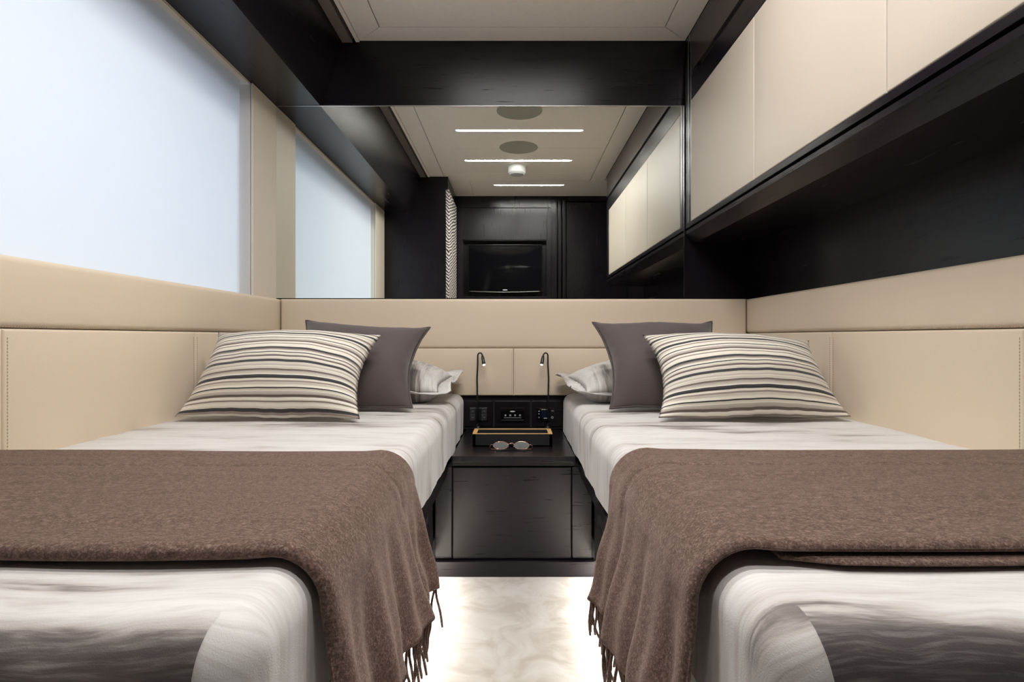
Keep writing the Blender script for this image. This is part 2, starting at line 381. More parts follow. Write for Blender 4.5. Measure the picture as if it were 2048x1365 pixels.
# soffit over the window, ceiling edge slot and beam over the mirror
sof = struct(prism_y('trim_3', [(XL, 1.753), (-0.820, 1.753), (-0.726, 2.020), (-0.726, 2.12), (XL, 2.12)], 0.376, YB + 0.06, 'wood_y'), 'dark wenge soffit over the window')
box('edge_strip', -0.726, -0.682, 0.376, YB + 0.01, 2.020, 2.06, plain('strip_taupe', (0.16, 0.135, 0.12), 0.5), sof, bev=0)
box('edge_strip', -0.668, -0.652, 0.376, YB - 0.006, 2.021, 2.06, 'ceiling', sof, bev=0.001)
_b = [(2.46, 1.7545), (2.424, 1.7545), (2.3935, 2.034), (2.46, 2.10)]
bmx = struct(mesh('trim_4', [(x, y, z) for x in (-1.0, 0.76) for y, z in _b], [[0, 1, 2, 3], [4, 5, 6, 7], [0, 1, 5, 4], [1, 2, 6, 5], [2, 3, 7, 6], [3, 0, 4, 7]], 'wood_x'), 'dark wenge beam over the mirror')
# ceiling: backing with separate boards
ce = struct(box('ceiling', XL, XR, YF - 0.12, YB + 0.08, 2.05, 2.12, 'gap', bev=0), 'cream lacquered ceiling of flush boards')
CX0, CX1, CY1 = -0.544, 0.614, 2.288
g = 0.0020
ys = [(1.70, CY1), (1.04, 1.70), (0.46, 1.04), (0.26, 0.46)]
for a, b in ys: box('ceiling_board', CX0 + g, CX1 - g, a + g / 2, b - g / 2, ZC, 2.051, 'ceiling', ce, bev=0.0008, seg=1)
box('ceiling_board', -0.35, XR, YF, 0.26 - g, ZC, 2.051, 'ceiling', ce, bev=0.0008, seg=1)
box('ceiling_board', -0.65, -0.35 - g, YF, 0.26 - g, ZC, 2.051, 'ceiling', ce, bev=0.0008, seg=1)
def plate(name, pts, parent):
    n = len(pts); v = [(x, y, ZC) for x, y in pts] + [(x, y, 2.051) for x, y in pts]
    mesh(name, v, [list(range(n)), list(range(n, 2 * n))[::-1]] + [[i, (i + 1) % n, n + (i + 1) % n, n + i] for i in range(n)], 'ceiling', parent)
plate('ceiling_border', [(-0.650, 2.3935), (0.727, 2.3935), (CX1, CY1 + g), (CX0, CY1 + g)], ce)
plate('ceiling_border', [(-0.650, 2.3925), (CX0 - g, CY1), (CX0 - g, 0.26), (-0.650, 0.26)], ce)
plate('ceiling_border', [(0.727, 2.3925), (0.727, 0.26), (CX1 + g, 0.26), (CX1 + g, CY1)], ce)

# ------------------------------------------------------------------ ceiling fittings
def strip_light(x0, x1, y, label):
    t = thing('strip_light', label, 'ceiling light', ((x0 + x1) / 2, y, ZC), 'ceiling strip lights')
    hw = 0.013; z = ZC - 0.0012
    v = []; pts = [(x0, y), (x0 + 0.018, y - hw), (x1 - 0.018, y - hw), (x1, y), (x1 - 0.018, y + hw), (x0 + 0.018, y + hw)]
    mesh('diffuser', [(a, b, z) for a, b in pts] + [(a, b, ZC) for a, b in pts], [list(range(6))] + [[i, (i + 1) % 6, 6 + (i + 1) % 6, 6 + i] for i in range(6)], 'strip', t)
    boxes('channel', [(x0, x1, y - hw - 0.004, y - hw - 0.001, ZC - 0.0030, ZC + 0.004), (x0, x1, y + hw + 0.001, y + hw + 0.004, ZC - 0.0030, ZC + 0.004)], 'white_plastic', t)
strip_light(-0.35, 0.42, 1.36, 'glowing ceiling strip nearest the mirror, between the two round grilles')
strip_light(-0.345, 0.413, 0.776, 'glowing ceiling strip between round grille and smoke detector')
strip_light(-0.16, 0.415, 0.128, 'shortest glowing ceiling strip, beyond the smoke detector by the television')
def speaker(y, label):
    t = thing('ceiling_speaker', label, 'speaker', (0.033, y, ZC), 'round ceiling speakers')
    lathe('grille', [(0.0005, -0.0025), (0.122, -0.0025), (0.126, -0.0015), (0.126, 0.0)], (0.033, y, ZC), 'grille', t, 48)
    V, F = tube_geo([(0.033 + 0.129 * math.cos(2 * PI * k / 48), y + 0.129 * math.sin(2 * PI * k / 48), ZC) for k in range(48)], 0.0018, 6, True)
    mesh('rim', V, F, 'ceiling', t, True)
speaker(1.655, 'round grey green ceiling speaker grille cut off by the beam')
speaker(1.050, 'round grey green ceiling speaker grille between the two longer light strips')
sd = thing('smoke_detector', 'white round smoke detector on the ceiling', 'smoke detector', (0.025, 0.645, ZC))
lathe('base', [(0.066, 0), (0.066, -0.010), (0.060, -0.013), (0.060, -0.014)], (0.025, 0.645, ZC), 'white_plastic', sd)
lathe('housing', [(0.060, -0.014), (0.0635, -0.018), (0.0635, -0.048), (0.060, -0.054)], (0.025, 0.645, ZC), 'white_plastic', sd)
lathe('sensor_cap', [(0.060, -0.054), (0.058, -0.057), (0.050, -0.066), (0.020, -0.070), (0.0005, -0.070)], (0.025, 0.645, ZC), plain('detector_grey', (0.42, 0.43, 0.42), 0.5), sd)

# ------------------------------------------------------------------ mirror
mr = thing('wall_mirror', 'large frameless mirror above the headboard', 'mirror', (-0.14, YB - 0.004, 0.936))
box('mirror_glass', -1.006, 0.7235, YB - 0.006, YB - 0.0005, 0.936, 1.753, 'mirror', mr, bev=0)
box('polished_edge', -1.000, 0.7235, YB - 0.0075, YB - 0.006, 1.7495, 1.7525, 'chrome', mr, bev=0)
box('polished_edge', 0.7215, 0.7235, YB - 0.0075, YB - 0.006, 0.940, 1.7495, 'chrome', mr, bev=0)

# ------------------------------------------------------------------ overhead cabinet
XC = 0.729
cb = thing('overhead_cabinet', 'long overhead cabinet with cream leather doors and dark wood frame', 'cabinet', (0.87, 1.38, 1.166))
CYA, CYB = 0.375, YB
UZ = 1.246; TZ = 1.745
prism_y('carcass', [(XR - 0.001, 1.166), (0.762, 1.166), (XC, 1.204), (XC, 1.2185), (XC + 0.02, 1.2185), (XC + 0.02, 2.026), (XR - 0.001, 2.026)], CYA, CYB, 'wood_y', cb)
boxes('bottom_rail', [(XC - 0.001, XC + 0.02, CYA, 2.405 - 0.008, 1.2275, UZ)], 'wood_y', cb, 0.001)
box('top_rail', XC, XC + 0.02, CYA, 2.32, TZ, 1.835, 'wood_y', cb, bev=0.001)
box('fascia', XC, XC + 0.02, CYA, 2.32, 1.860, 2.026, 'wood_brown', cb, bev=0.001)
box('slot_end', XC, XC + 0.02, 2.235, 2.32, 1.835, 1.860, 'wood_y', cb, bev=0)
box('slot_back', XC + 0.012, XC + 0.0199, CYA, 2.235, 1.836, 1.859, 'gap', cb, bev=0)
box('end_stile', XC, XC + 0.02, CYA, 0.470, UZ, TZ, 'wood_z', cb, bev=0.001)
box('back_stile', XC - 0.001, XC + 0.02, 2.322, 2.352, UZ, 2.026, 'steel', cb, bev=0.003)
box('back_stile', XC - 0.001, XC + 0.02, 2.358, YB - 0.008, UZ, 2.026, 'steel', cb, bev=0.003)
ed = [2.320, 1.712, 1.104, 0.472]
for i in range(3):
    padded('door', (XC + 0.02, ed[i] - 0.0008, UZ + 0.001), (0, -1, 0), (0, 0, 1), ed[i] - ed[i + 1] - 0.0016, TZ - UZ - 0.002, (-1, 0, 0), 0.021, 'leather_pale', cb, r=0.004, bulge=0.0015)

# ------------------------------------------------------------------ padded wall panels and headboard
LX = 0.974; HY = 2.35; ZS = 0.787; ZT = 0.930; ZBm = 0.44
def side_panels(sg, label):
    t = thing('wall_upholstery', label, 'wall panel', (sg * (LX + 0.02), 1.4, ZBm))
    en = (-sg, 0, 0); xb = sg * (LX + 0.040)
    dp = 0.040
    def pan(nm, y0, y1, z0, z1, **k):
        if sg < 0: padded(nm, (xb, y0, z0), (0, 1, 0), (0, 0, 1), y1 - y0, z1 - z0, en, dp, 'leather', t, **k)
        else: padded(nm, (xb, y1, z0), (0, -1, 0), (0, 0, 1), y1 - y0, z1 - z0, en, dp, 'leather', t, **k)
    ya = 0.39
    pan('top_panel', ya, HY + 0.045, ZS + 0.0005, ZT, r=0.014, bulge=0.003)
    ysm = [ya, 1.078, 1.73, HY + 0.045]
    for a, b in zip(ysm, ysm[1:]): pan('panel', a + 0.0003, b - 0.0003, ZBm, ZS - 0.0005, r=0.006, bulge=0.004)
    xf = sg * (LX - 0.0015)
    for y in (1.078, 1.73):
        for d in (-0.009, 0.009): stitches('stitching', (sg * (LX + 0.0002), y + d, ZBm + 0.02), (sg * (LX + 0.0002), y + d, ZS - 0.012), en, t)
    stitches('stitching', (sg * (LX + 0.004), ya, ZS + 0.004), (sg * (LX + 0.004), HY, ZS + 0.004), en, t)
side_panels(-1, 'cream leather wall padding running beneath the window')
side_panels(1, 'cream leather wall padding running beneath the overhead cabinet')
hb = thing('headboard', 'cream leather headboard across the wall under the mirror', 'headboard', (0, HY + 0.02, 0.527))
hxs = [-LX + 0.003, -0.56, 0.0, 0.56, LX - 0.003]
def hpan(nm, x0, x1, z0, z1, r, b, dp=0.040): padded(nm, (x0, HY + 0.040, z0), (1, 0, 0), (0, 0, 1), x1 - x0, z1 - z0, (0, -1, 0), dp, 'leather', hb, r=r, bulge=b)
hpan('top_panel', hxs[0], hxs[4], 0.7245, ZT, 0.012, 0.0)
hpan('panel', hxs[0], -0.5603, 0.527, ZS - 0.0005, 0.006, 0.003, 0.044); hpan('panel', 0.5603, hxs[4], 0.527, ZS - 0.0005, 0.006, 0.003, 0.044)
hpan('panel', -0.5597, -0.0003, 0.527, 0.7235, 0.005, 0.003); hpan('panel', 0.0003, 0.5597, 0.527, 0.7235, 0.005, 0.003)
for d in (-0.007, 0.007): stitches('stitching', (d, HY + 0.0005, 0.535), (d, HY + 0.0005, 0.716), (0, -1, 0), hb)

# ------------------------------------------------------------------ wardrobe beside the window (seen in the mirror)
wd = thing('wardrobe', 'tall dark wardrobe with bark patterned side panel, seen in the mirror', 'wardrobe', (-0.77, 0.07, 0))
box('body', XL + 0.001, -0.530, YF, 0.375, 0, 2.026, 'wood_z', wd, bev=0.001)
box('patterned_panel', -0.5295, -0.505, YF + 0.014, 0.368, 0.02, 1.927, 'zebra', wd, bev=0.003)
box('header', -0.5295, -0.512, YF, 0.375, 1.932, 2.026, 'wood_y', wd, bev=0.001)
# ------------------------------------------------------------------ television
tv = thing('television', 'black flat screen television recessed in dark wood, seen in the mirror', 'television', (-0.076, YF - 0.05, 1.17))
TX0, TX1, TZ0, TZ1 = -0.410, 0.259, 1.172, 1.602
box('casing', TX0, TX1, YF - 0.085, YF - 0.030, TZ0, TZ1, 'black_gloss', tv, bev=0.006, seg=3)
nx = 24; V = []; F = []
for i in range(nx + 1):
    for j in range(14):
        u = i / nx; v = j / 13
        V.append((TX0 + 0.016 + u * (TX1 - TX0 - 0.032), YF - 0.0285 + 0.004 * (1 - (2 * u - 1) ** 2) * (1 - (2 * v - 1) ** 2), TZ0 + 0.035 + v * (TZ1 - TZ0 - 0.053)))
mesh('screen', V, grid_faces(nx + 1, 14), 'black_gloss', tv, True)
tube('lower_edge', [(TX0 + 0.01 + i / 20 * (TX1 - TX0 - 0.02), YF - 0.030, TZ0 + 0.010 - 0.008 * math.sin(PI * i / 20)) for i in range(21)], 0.0035, 'chrome', tv)
tube('bezel_edge', [(TX0 + 0.004, YF - 0.029, TZ0 + 0.02), (TX0 + 0.004, YF - 0.029, TZ1 - 0.004), (TX1 - 0.004, YF - 0.029, TZ1 - 0.004), (TX1 - 0.004, YF - 0.029, TZ0 + 0.02)], 0.0022, 'steel', tv)
box('badge', -0.096, -0.056, YF - 0.030, YF - 0.0275, TZ0 + 0.018, TZ0 + 0.026, 'mark', tv, bev=0)

# ================================================================== beds
ZM = 0.536
def bed(sg, label, cap):
    t = thing('bed', label, 'bed', (sg * 0.6, 1.4, 0))
    ba = box('base', sg * 0.275, sg * (LX + 0.038), 0.50, YB - 0.002, 0.07, 0.365, 'wood_y', t)
    box('plinth', sg * 0.36, sg * (LX + 0.038), 0.56, YB - 0.01, 0.0, 0.07, 'wood_y', t)
    box('side_rail', sg * 0.213, sg * 0.275, 0.47, 1.815, 0.325, 0.372, 'wood_y', t, bev=0.003)
    for y0, y1 in ((0.50, 1.14), (1.15, 1.80)):
        dpn = box('drawer_front', sg * 0.257, sg * 0.2748, y0, y1, 0.062, 0.318, 'wood_y', t, bev=0.002)
        ym = (y0 + y1) / 2 + (0.16 if y0 > 1 else 0)
        V = []; n = 20
        for xx in (sg * 0.2562, sg * 0.2568):
            for k in range(n):
                th = 2 * PI * k / n; V.append((xx, ym + 0.065 * max(-1, min(1, 1.25 * math.cos(th))), 0.225 + 0.016 * math.sin(th)))
        mesh('finger_slot', V, [list(range(n)), list(range(n, 2 * n))] + [[i, (i + 1) % n, n + (i + 1) % n, n + i] for i in range(n)], 'gap', dpn)
    box('mattress', sg * 0.222, sg * (LX - 0.004), 0.47, HY - 0.006, 0.373, ZM - 0.008, 'white_plastic', t, bev=0.034, seg=4)
    # LED strip under the overhang
    l = thing('led_strip', cap, 'light strip', (sg * 0.30, 1.2, 0.06), 'light strips under the beds')
    box('lit_tape', sg * 0.277, sg * 0.291, 0.52, 1.80, 0.0630, 0.0668, 'led', l, bev=0)
    box('channel', sg * 0.2755, sg * 0.2945, 0.515, 1.805, 0.0666, 0.0698, 'steel', l, bev=0)
bed(-1, 'built-in single bed with dark wood base below the window', 'white light strip under the edge of the bed below the window')
bed(1, 'built-in single bed with dark wood base below the overhead cabinet', 'white light strip under the edge of the bed below the cabinet')

def nz(p, s): return noise.noise(Vector(p) * s)
YFt = 0.452; AE = 0.207; RR = 0.040
def bedspread(sg, label, seed):
    V = []; U = []; F = []
    def put(a, y, z, u, v):
        V.append((sg * a, y, z)); U.append((u + seed, v)); return len(V) - 1
    zb = 0.377
    aT = AE + RR; yT = YFt + RR
    def topz(a, y):
        d = min(1, max(0, (LX - a) / 0.03))
        return ZM + 0.0022 * nz((a * 1.0 + seed, y * 2.2, 0.3), 5) + 0.0010 * nz((a * 1.5 + seed, y * 9, 0.3), 5) - 0.004 * (1 - d)
    As = [aT + (LX - 0.001 - aT) * i / 40 for i in range(41)]
    Ys = [yT + (HY - 0.004 - yT) * (j / 110) ** 1.15 for j in range(111)]
    # top
    for a in As:
        for y in Ys: put(a, y, topz(a, y), a, y)
    F += grid_faces(len(As), len(Ys))
    def side_wob(y, z):   # gentle waves growing towards the hem
        k = max(0, min(1, (ZM - z) / 0.16)); return k * (0.005 * nz((y * 1.0, seed, 0.1), 6) + 0.003 * nz((y, z * 0.3, seed), 16))
    def prof(k, y=None):   # drop profile: outward offset from inset ring, z drop, arclength
        n1 = 7
        if k <= n1:
            th = PI / 2 * k / n1; return RR * math.sin(th), RR * (1 - math.cos(th)), RR * th
        d = (ZM - RR - zb) * (k - n1) / 10; return RR, RR + d, RR * PI / 2 + d
    K = 18
    # side
    b = len(V)
    for y in Ys:
        for k in range(K):
            o, dz, s = prof(k); z = topz(aT, y) - dz - (0.006 * nz((y, seed, 4.0), 7) * max(0, k - 8) / 9)
            put(aT - o - side_wob(y, z), y, z, aT - s, y)
    F += grid_faces(len(Ys), K, b)
    # rounded corner, carried on as a flap lapping over the foot
    b = len(V); nA = 10; nE = 6
    for i in range(nA + nE):
        for k in range(K):
            o, dz, s = prof(k); f_ = max(0, 1 - i / (nA - 1)); z = topz(aT, yT) - dz - (0.006 * nz((yT, seed, 4.0), 7) * max(0, k - 8) / 9) * f_
            lift = 0.015 * max(0, min(1, dz / 0.11)) ** 1.2
            if i < nA:
                th = PI / 2 * i / (nA - 1); oo = o + lift * (th / (PI / 2)) + side_wob(yT, z) * (1 - th / (PI / 2))
                put(aT - oo * math.cos(th), yT - oo * math.sin(th), z, aT - s, yT + RR * th * min(1, dz / 0.05))
            else:
                e = (i - nA + 1) / nE; L = 0.004 + 0.016 * min(1, dz / 0.09) if sg > 0 else 0.010 + 0.003 * math.sin(dz * 25)
                roll = 0.006 * e ** 3
                put(aT + L * e, yT - o - lift * (1 - 0.25 * e * e) + roll, z, aT - s, yT + (RR * PI / 2 + L * e) * min(1, dz / 0.05))
    F += grid_faces(nA + nE, K, b)
    # foot drop
    b = len(V)
    Af = [aT + (LX - 0.001 - aT) * i / 44 for i in range(45)]
    for a in Af:
        for k in range(K):
            o, dz, s = prof(k); z = topz(max(a, aT), yT) - dz
            wv = 0.004 * nz((a * 1.3, dz, seed), 9) * min(1, dz / 0.1)
            put(a, yT - o + wv, z, a, yT - s)
    F += grid_faces(len(Af), K, b)
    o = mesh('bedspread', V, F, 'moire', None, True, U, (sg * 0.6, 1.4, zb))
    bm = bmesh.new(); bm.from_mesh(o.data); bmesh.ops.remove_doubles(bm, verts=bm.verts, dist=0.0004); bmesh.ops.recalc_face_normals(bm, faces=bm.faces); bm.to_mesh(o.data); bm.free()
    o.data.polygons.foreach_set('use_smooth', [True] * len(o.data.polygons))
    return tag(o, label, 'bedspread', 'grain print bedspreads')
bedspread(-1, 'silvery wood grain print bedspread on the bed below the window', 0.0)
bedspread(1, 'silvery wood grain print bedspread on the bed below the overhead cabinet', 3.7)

# ------------------------------------------------------------------ throws with tassels
def throw(sg, label, seed, Y0, Y1, lower):
    t = thing('throw_blanket', label, 'blanket', (sg * 0.5, (Y0 + Y1) / 2, 0.23))
    zh = 0.300; a0 = LX - 0.004; R = 0.046; ac = AE + RR; zc = ZM - RR
    path = []      # (a, z, na, nz, drop)
    n1 = 26
    for i in range(n1): path.append((a0 + (ac - a0) * i / n1, ZM + 0.004, 0, 1, 0.0))
    for i in range(9):
        th = PI / 2 * i / 8; path.append((ac - R * math.sin(th), zc + R * math.cos(th) - 0.002 * i / 8, -math.sin(th), math.cos(th), 0.0))
    n3 = 26; z1 = zc - 0.002; a1 = ac - R
    for i in range(1, n3 + 1):
        d = i / n3; path.append((a1 - 0.034 * d ** 1.2, z1 + (zh - z1) * d, -0.99, 0.08, d))
    def sheet(nm, Y0, Y1, th_, lift, drop_cut, sd):
        ny = 90; V = []; n = len(path) - drop_cut
        vs = [0.5 - 0.5 * math.cos(PI * j / ny) if (j < 8 or j > ny - 8) else None for j in range(ny + 1)]
        lo = 0.5 - 0.5 * math.cos(PI * 7 / ny); hi = 1 - lo
        vs = [x if x is not None else lo + (hi - lo) * (j - 7) / (ny - 14) for j, x in enumerate(vs)]
        hem = []
        def pos(i, v, side):
            a, z, na, nzv, d = path[i]; L = Y1 - Y0; y = Y0 + v * L
            e = min(v, 1 - v) * L; r = min(0.016, th_ * 0.9); rim = math.sqrt(max(0, 1 - (1 - min(1, e / r)) ** 2))
            w = d ** 0.8 * (0.011 * math.sin(2 * PI * y / 0.150 + sd + 0.7 * math.sin(y * 9 + sd)) + 0.006 * math.sin(2 * PI * y / 0.067 + 2 * sd) + 0.010 * nz((y, d * 0.4, sd), 7))
            pin = 0.018 * d * math.sin(PI * 2 * v) * -1
            wr = (1 - min(1, d * 5)) * (0.0028 * nz((a * 0.6 + sd, y * 3.0, 1.0), 4.5) + 0.0018 * nz((a * 0.25 + sd, y * 6.0, 2.0), 6))
            wr += 0.004 * math.exp(-((y - (Y1 - 0.13)) / 0.008) ** 2) * -0.9 * (1 - min(1, d * 4))
            dist = lift + (th_ * (0.5 + 0.5 * rim) + wr if side else th_ * (0.5 - 0.5 * rim))
            # uneven near and far edges
            yy = y + (0.010 * nz((a * 1.2, sd, 0), 3.0) + 0.022 * d * nz((0.3, d * 1.2, sd + (0 if v < .5 else 5)), 2.0)) * abs(2 * v - 1) + pin
            if nm == 'under_fold': yy += 0.016 * max(0, min(1, (0.33 - a) / 0.07)) * (1 - v)
            return Vector((sg * (a + na * dist - w), yy, z + nzv * dist))
        for side in (1, 0):
            for i in range(n):
                for v in vs: V.append(pos(i, v, side))
        m = len(vs); F = grid_faces(n, m, 0) + [f[::-1] for f in grid_faces(n, m, n * m)]
        for i in range(n - 1):
            for j in (0, m - 1): F.append([i * m + j, (i + 1) * m + j, (n + i + 1) * m + j, (n + i) * m + j])
        for j in range(m - 1):
            for i in (0, n - 1): F.append([i * m + j, i * m + j + 1, (n + i) * m + j + 1, (n + i) * m + j])
        mesh(nm, V, F, 'wool', t, True)
        return lambda v: (pos(n - 1, v, 1) + pos(n - 1, v, 0)) / 2
    if lower:
        sheet('under_fold', Y0 - 0.010, Y1 - 0.02, 0.007, 0.001, 35, seed + 2)
        hem = sheet('cloth', Y0, Y1, 0.013, 0.010, 0, seed)
    else:
        hem = sheet('cloth', Y0, Y1, 0.018, 0.001, 0, seed)
    # tassels: shared variants
    variants = []
    for q in range(10):
        rn = random.Random(q * 13 + int(seed * 10)); pts = []; bx = rn.uniform(-.010, .010); by = rn.uniform(-.010, .010); L = rn.uniform(.058, .074)
        for i in range(7):
            s = i / 6; pts.append((bx * s * s + 0.0015 * math.sin(s * 7 + q), by * s * s + 0.002 * math.sin(s * 5 + q * 2), 0.006 - (L + .006) * s))
        Vt, Ft = tube_geo(pts, [0.0021, 0.0025, 0.0025, 0.0024, 0.0024, 0.0025, 0.0019], 6)
        me = bpy.data.meshes.new('tassel'); me.from_pydata([tuple(v) for v in Vt], [], Ft); me.materials.append(M['wool']); me.polygons.foreach_set('use_smooth', [True] * len(me.polygons)); variants.append(me)
    N = 60
    for i in range(N):
        v = 0.012 + 0.976 * (i + random.uniform(-.25, .25)) / (N - 1); v = max(0.008, min(0.992, v))
        p = hem(v)
        o = bpy.data.objects.new('tassel', variants[random.randrange(10)]); COL.objects.link(o); o.parent = t
        o.location = p - ROOT[t.name]; o.rotation_euler = (random.uniform(-.06, .06), random.uniform(-.06, .06), random.uniform(0, 0.5))
throw(-1, 'brown wool throw with fringe over the bed below the window', 1.3, 0.570, 1.062, False)
throw(1, 'brown wool throw with fringe over the bed below the overhead cabinet', 4.1, 0.575, 1.055, True)

# ------------------------------------------------------------------ cushions and pillows
def cushion(name, label, cat, c, thick, mat, group, pinch=0.05, zmin=ZM + 0.003, flange=0.0, seed=0.0, front=0.6, welt=None, wrinkle=0.004, uvflip=False, power=0.42):
    P00, P10, P01, P11 = [Vector(p) for p in c]
    n = (P10 - P00).cross(P01 - P00).normalized(); W = ((P10 - P00).length + (P11 - P01).length) / 2; H = ((P01 - P00).length + (P11 - P10).length) / 2
    NU, NV = 56, 40
    ctr = (P00 + P10 + P01 + P11) / 4; base = Vector((ctr.x, ctr.y, min(p.z for p in (P00, P10, P01, P11)) - 0.01))
    t = thing(name, label, cat, base, group)
    def pt(u, v, side):
        a = 2 * u - 1; b = 2 * v - 1
        uu = 0.5 + a * 0.5 * (1 - pinch * (1 - b * b) ** 1.0 * abs(a) ** 3); vv = 0.5 + b * 0.5 * (1 - pinch * (1 if (b > 0 or flange) else 0.2) * (1 - a * a) * abs(b) ** 3)
        p = P00 * (1 - uu) * (1 - vv) + P10 * uu * (1 - vv) + P01 * (1 - uu) * vv + P11 * uu * vv
        h = max(0, 1 - a * a) ** power * max(0, 1 - b * b) ** (power if (b > 0 or flange) else power + 0.3)
        ed = max(abs(a), abs(b))
        rip = wrinkle * (nz((u * W * 1.0 + seed, v * H * 1.0, 1.0), 14) * h + 0.9 * math.sin(u * 60 + seed * 3 + 2 * nz((u * 4, seed, 0), 3)) * max(0, abs(b) - 0.78) * 2.2 * (1 - abs(a)) + 0.9 * math.sin(v * 48 + seed * 5) * max(0, abs(a) - 0.8) * 2.2 * (1 - abs(b)))
        p = p + n * ((thick * front * h if side else -thick * (1 - front) * h) + rip)
        p.z += 0.006 * nz((u * 2 + seed, v * 2, 3), 1.5) * ed
        if p.z < zmin + 0.0: p.z = zmin + (0.001 if side else 0)
        return p
    V = []; U = []
    for side in (1, 0):
        for i in range(NU + 1):
            for j in range(NV + 1):
                u = 0.5 - 0.5 * math.cos(PI * i / NU) * 1.0 if False else i / NU; v = j / NV
                # denser towards the rim
                u = 0.5 + 0.5 * math.sin((u - .5) * PI) * 0.35 + (u - .5) * 0.65; v = 0.5 + 0.5 * math.sin((v - .5) * PI) * 0.35 + (v - .5) * 0.65
                V.append(pt(u, v, side)); U.append((u * W + seed, v * H + seed * 0.37) if not uvflip else (v * H + seed, u * W + 0.75))
    m = NV + 1; N1 = (NU + 1) * m
    F = grid_faces(NU + 1, m, 0) + [f[::-1] for f in grid_faces(NU + 1, m, N1)]
    ring = [i * m for i in range(NU + 1)] + [NU * m + j for j in range(1, m)] + [i * m + NV for i in range(NU - 1, -1, -1)] + [j for j in range(NV - 1, 0, -1)]
    L = len(ring)
    for i in range(L): F.append([ring[i], ring[(i + 1) % L], N1 + ring[(i + 1) % L], N1 + ring[i]])
    edge = [V[r] for r in ring]
    mesh('cover', V, F, mat, t, True, U)
    if welt: tube('piping', [(e + V[N1 + r]) / 2 for e, r in zip(edge, ring)], welt[1], welt[0], t, 6, True)
    if flange:
        # flat border sewn round the pillow, waving at its free edge
        V2 = []; U2 = []; rows = 6; cc = ctr
        for i, e in enumerate(edge):
            dirv = (e - cc); dirv = (dirv - n * dirv.dot(n)).normalized()
            q = edge[(i + 1) % L] - edge[i - 1]; od = q.cross(n).normalized()
            if od.dot(dirv) < 0: od = -od
            od = (od * 0.7 + dirv * 0.5)
            for k in range(rows):
                s = k / (rows - 1); p = e + od * flange * s + Vector((0, 0, 1)) * (0.010 * s * s * math.sin(i * 2 * PI / L * 7 + seed) + 0.012 * s * s)
                p.z = max(p.z, zmin + 0.001); p.y = min(p.y, HY - 0.012)
                V2.append(p); U2.append((i * 0.012, s * flange + seed))
        F2 = []
        for i in range(L):
            for k in range(rows - 1): F2.append([i * rows + k, ((i + 1) % L) * rows + k, ((i + 1) % L) * rows + k + 1, i * rows + k + 1])
        fo = mesh('flange', V2, F2, mat, t, True, U2)
        md = fo.modifiers.new('thickness', 'SOLIDIFY'); md.thickness = 0.003
    return t
cushion('bed_pillow', 'pale grain print pillow behind the brown cushion, below the window', 'pillow', [(-0.93, 1.975, .575), (-0.262, 1.970, .572), (-0.93, 2.285, .610), (-0.245, 2.275, .612)], 0.215, 'moire', 'bed pillows', 0.06, flange=0.04, seed=5.2, front=0.52, wrinkle=0.006, uvflip=True)
cushion('bed_pillow', 'pale grain print pillow behind the brown cushion, below the overhead cabinet', 'pillow', [(0.252, 1.970, .572), (0.93, 1.975, .575), (0.215, 2.275, .606), (0.93, 2.285, .610)], 0.215, 'moire', 'bed pillows', 0.06, flange=0.045, seed=8.9, front=0.52, wrinkle=0.006, uvflip=True)
cushion('brown_cushion', 'plain dark brown square cushion on the bed below the window', 'cushion', [(-0.745, 1.775, .550), (-0.314, 1.752, .548), (-0.722, 1.965, .830), (-0.290, 1.965, .807)], 0.175, 'brown', 'plain brown cushions', 0.17, front=0.5, power=0.52, seed=1.1, welt=('brown', 0.0035))
cushion('brown_cushion', 'plain dark brown square cushion on the bed below the overhead cabinet', 'cushion', [(0.299, 1.752, .548), (0.730, 1.775, .550), (0.274, 1.965, .825), (0.690, 1.965, .825)], 0.175, 'brown', 'plain brown cushions', 0.17, front=0.5, power=0.52, seed=2.7, welt=('brown', 0.0035))
cushion('striped_cushion', 'cream cushion with black and brown stripes below the window', 'cushion', [(-0.935, 1.556, .549), (-0.420, 1.545, .546), (-0.918, 1.755, .784), (-0.409, 1.755, .783)], 0.14, 'stripe', 'striped cushions', 0.13, front=0.74, power=0.55, seed=0.4, wrinkle=0.005)
cushion('striped_cushion', 'cream cushion with black and brown stripes below the overhead cabinet', 'cushion', [(0.397, 1.548, .546), (0.930, 1.556, .549), (0.400, 1.755, .781), (0.918, 1.755, .763)], 0.14, 'stripe', 'striped cushions', 0.13, front=0.74, power=0.55, seed=0.9, wrinkle=0.005)

# ================================================================== nightstand and what stands on it
ns = thing('nightstand', 'dark wenge nightstand between the two beds', 'nightstand', (0, 2.1, 0))
NY = 1.830; ZN = 0.385
box('top', -0.199, 0.199, NY - 0.005, 2.362, ZN - 0.020, ZN, 'wood_x', ns, bev=0.0015)
box('top_rail', -0.199, 0.199, NY + 0.006, NY + 0.03, ZN - 0.034, ZN - 0.0205, 'wood_x', ns)
box('carcass', -0.254, 0.254, NY + 0.020, 2.39, 0.03, ZN - 0.036, 'gap', ns, bev=0)
box('door', -0.1965, 0.1865, NY, NY + 0.019, 0.052, ZN - 0.038, 'wood_x', ns, bev=0.0015)
box('side_filler', -0.2535, -0.2005, NY + 0.001, NY + 0.019, 0.052, ZN - 0.036, 'wood_x', ns, bev=0.001)
box('side_filler', 0.1905, 0.2535, NY + 0.001, NY + 0.019, 0.052, ZN - 0.036, 'wood_x', ns, bev=0.001)
box('plinth', -0.262, 0.262, NY - 0.018, NY + 0.02, 0.0, 0.050, 'wood_x', ns, bev=0.002)
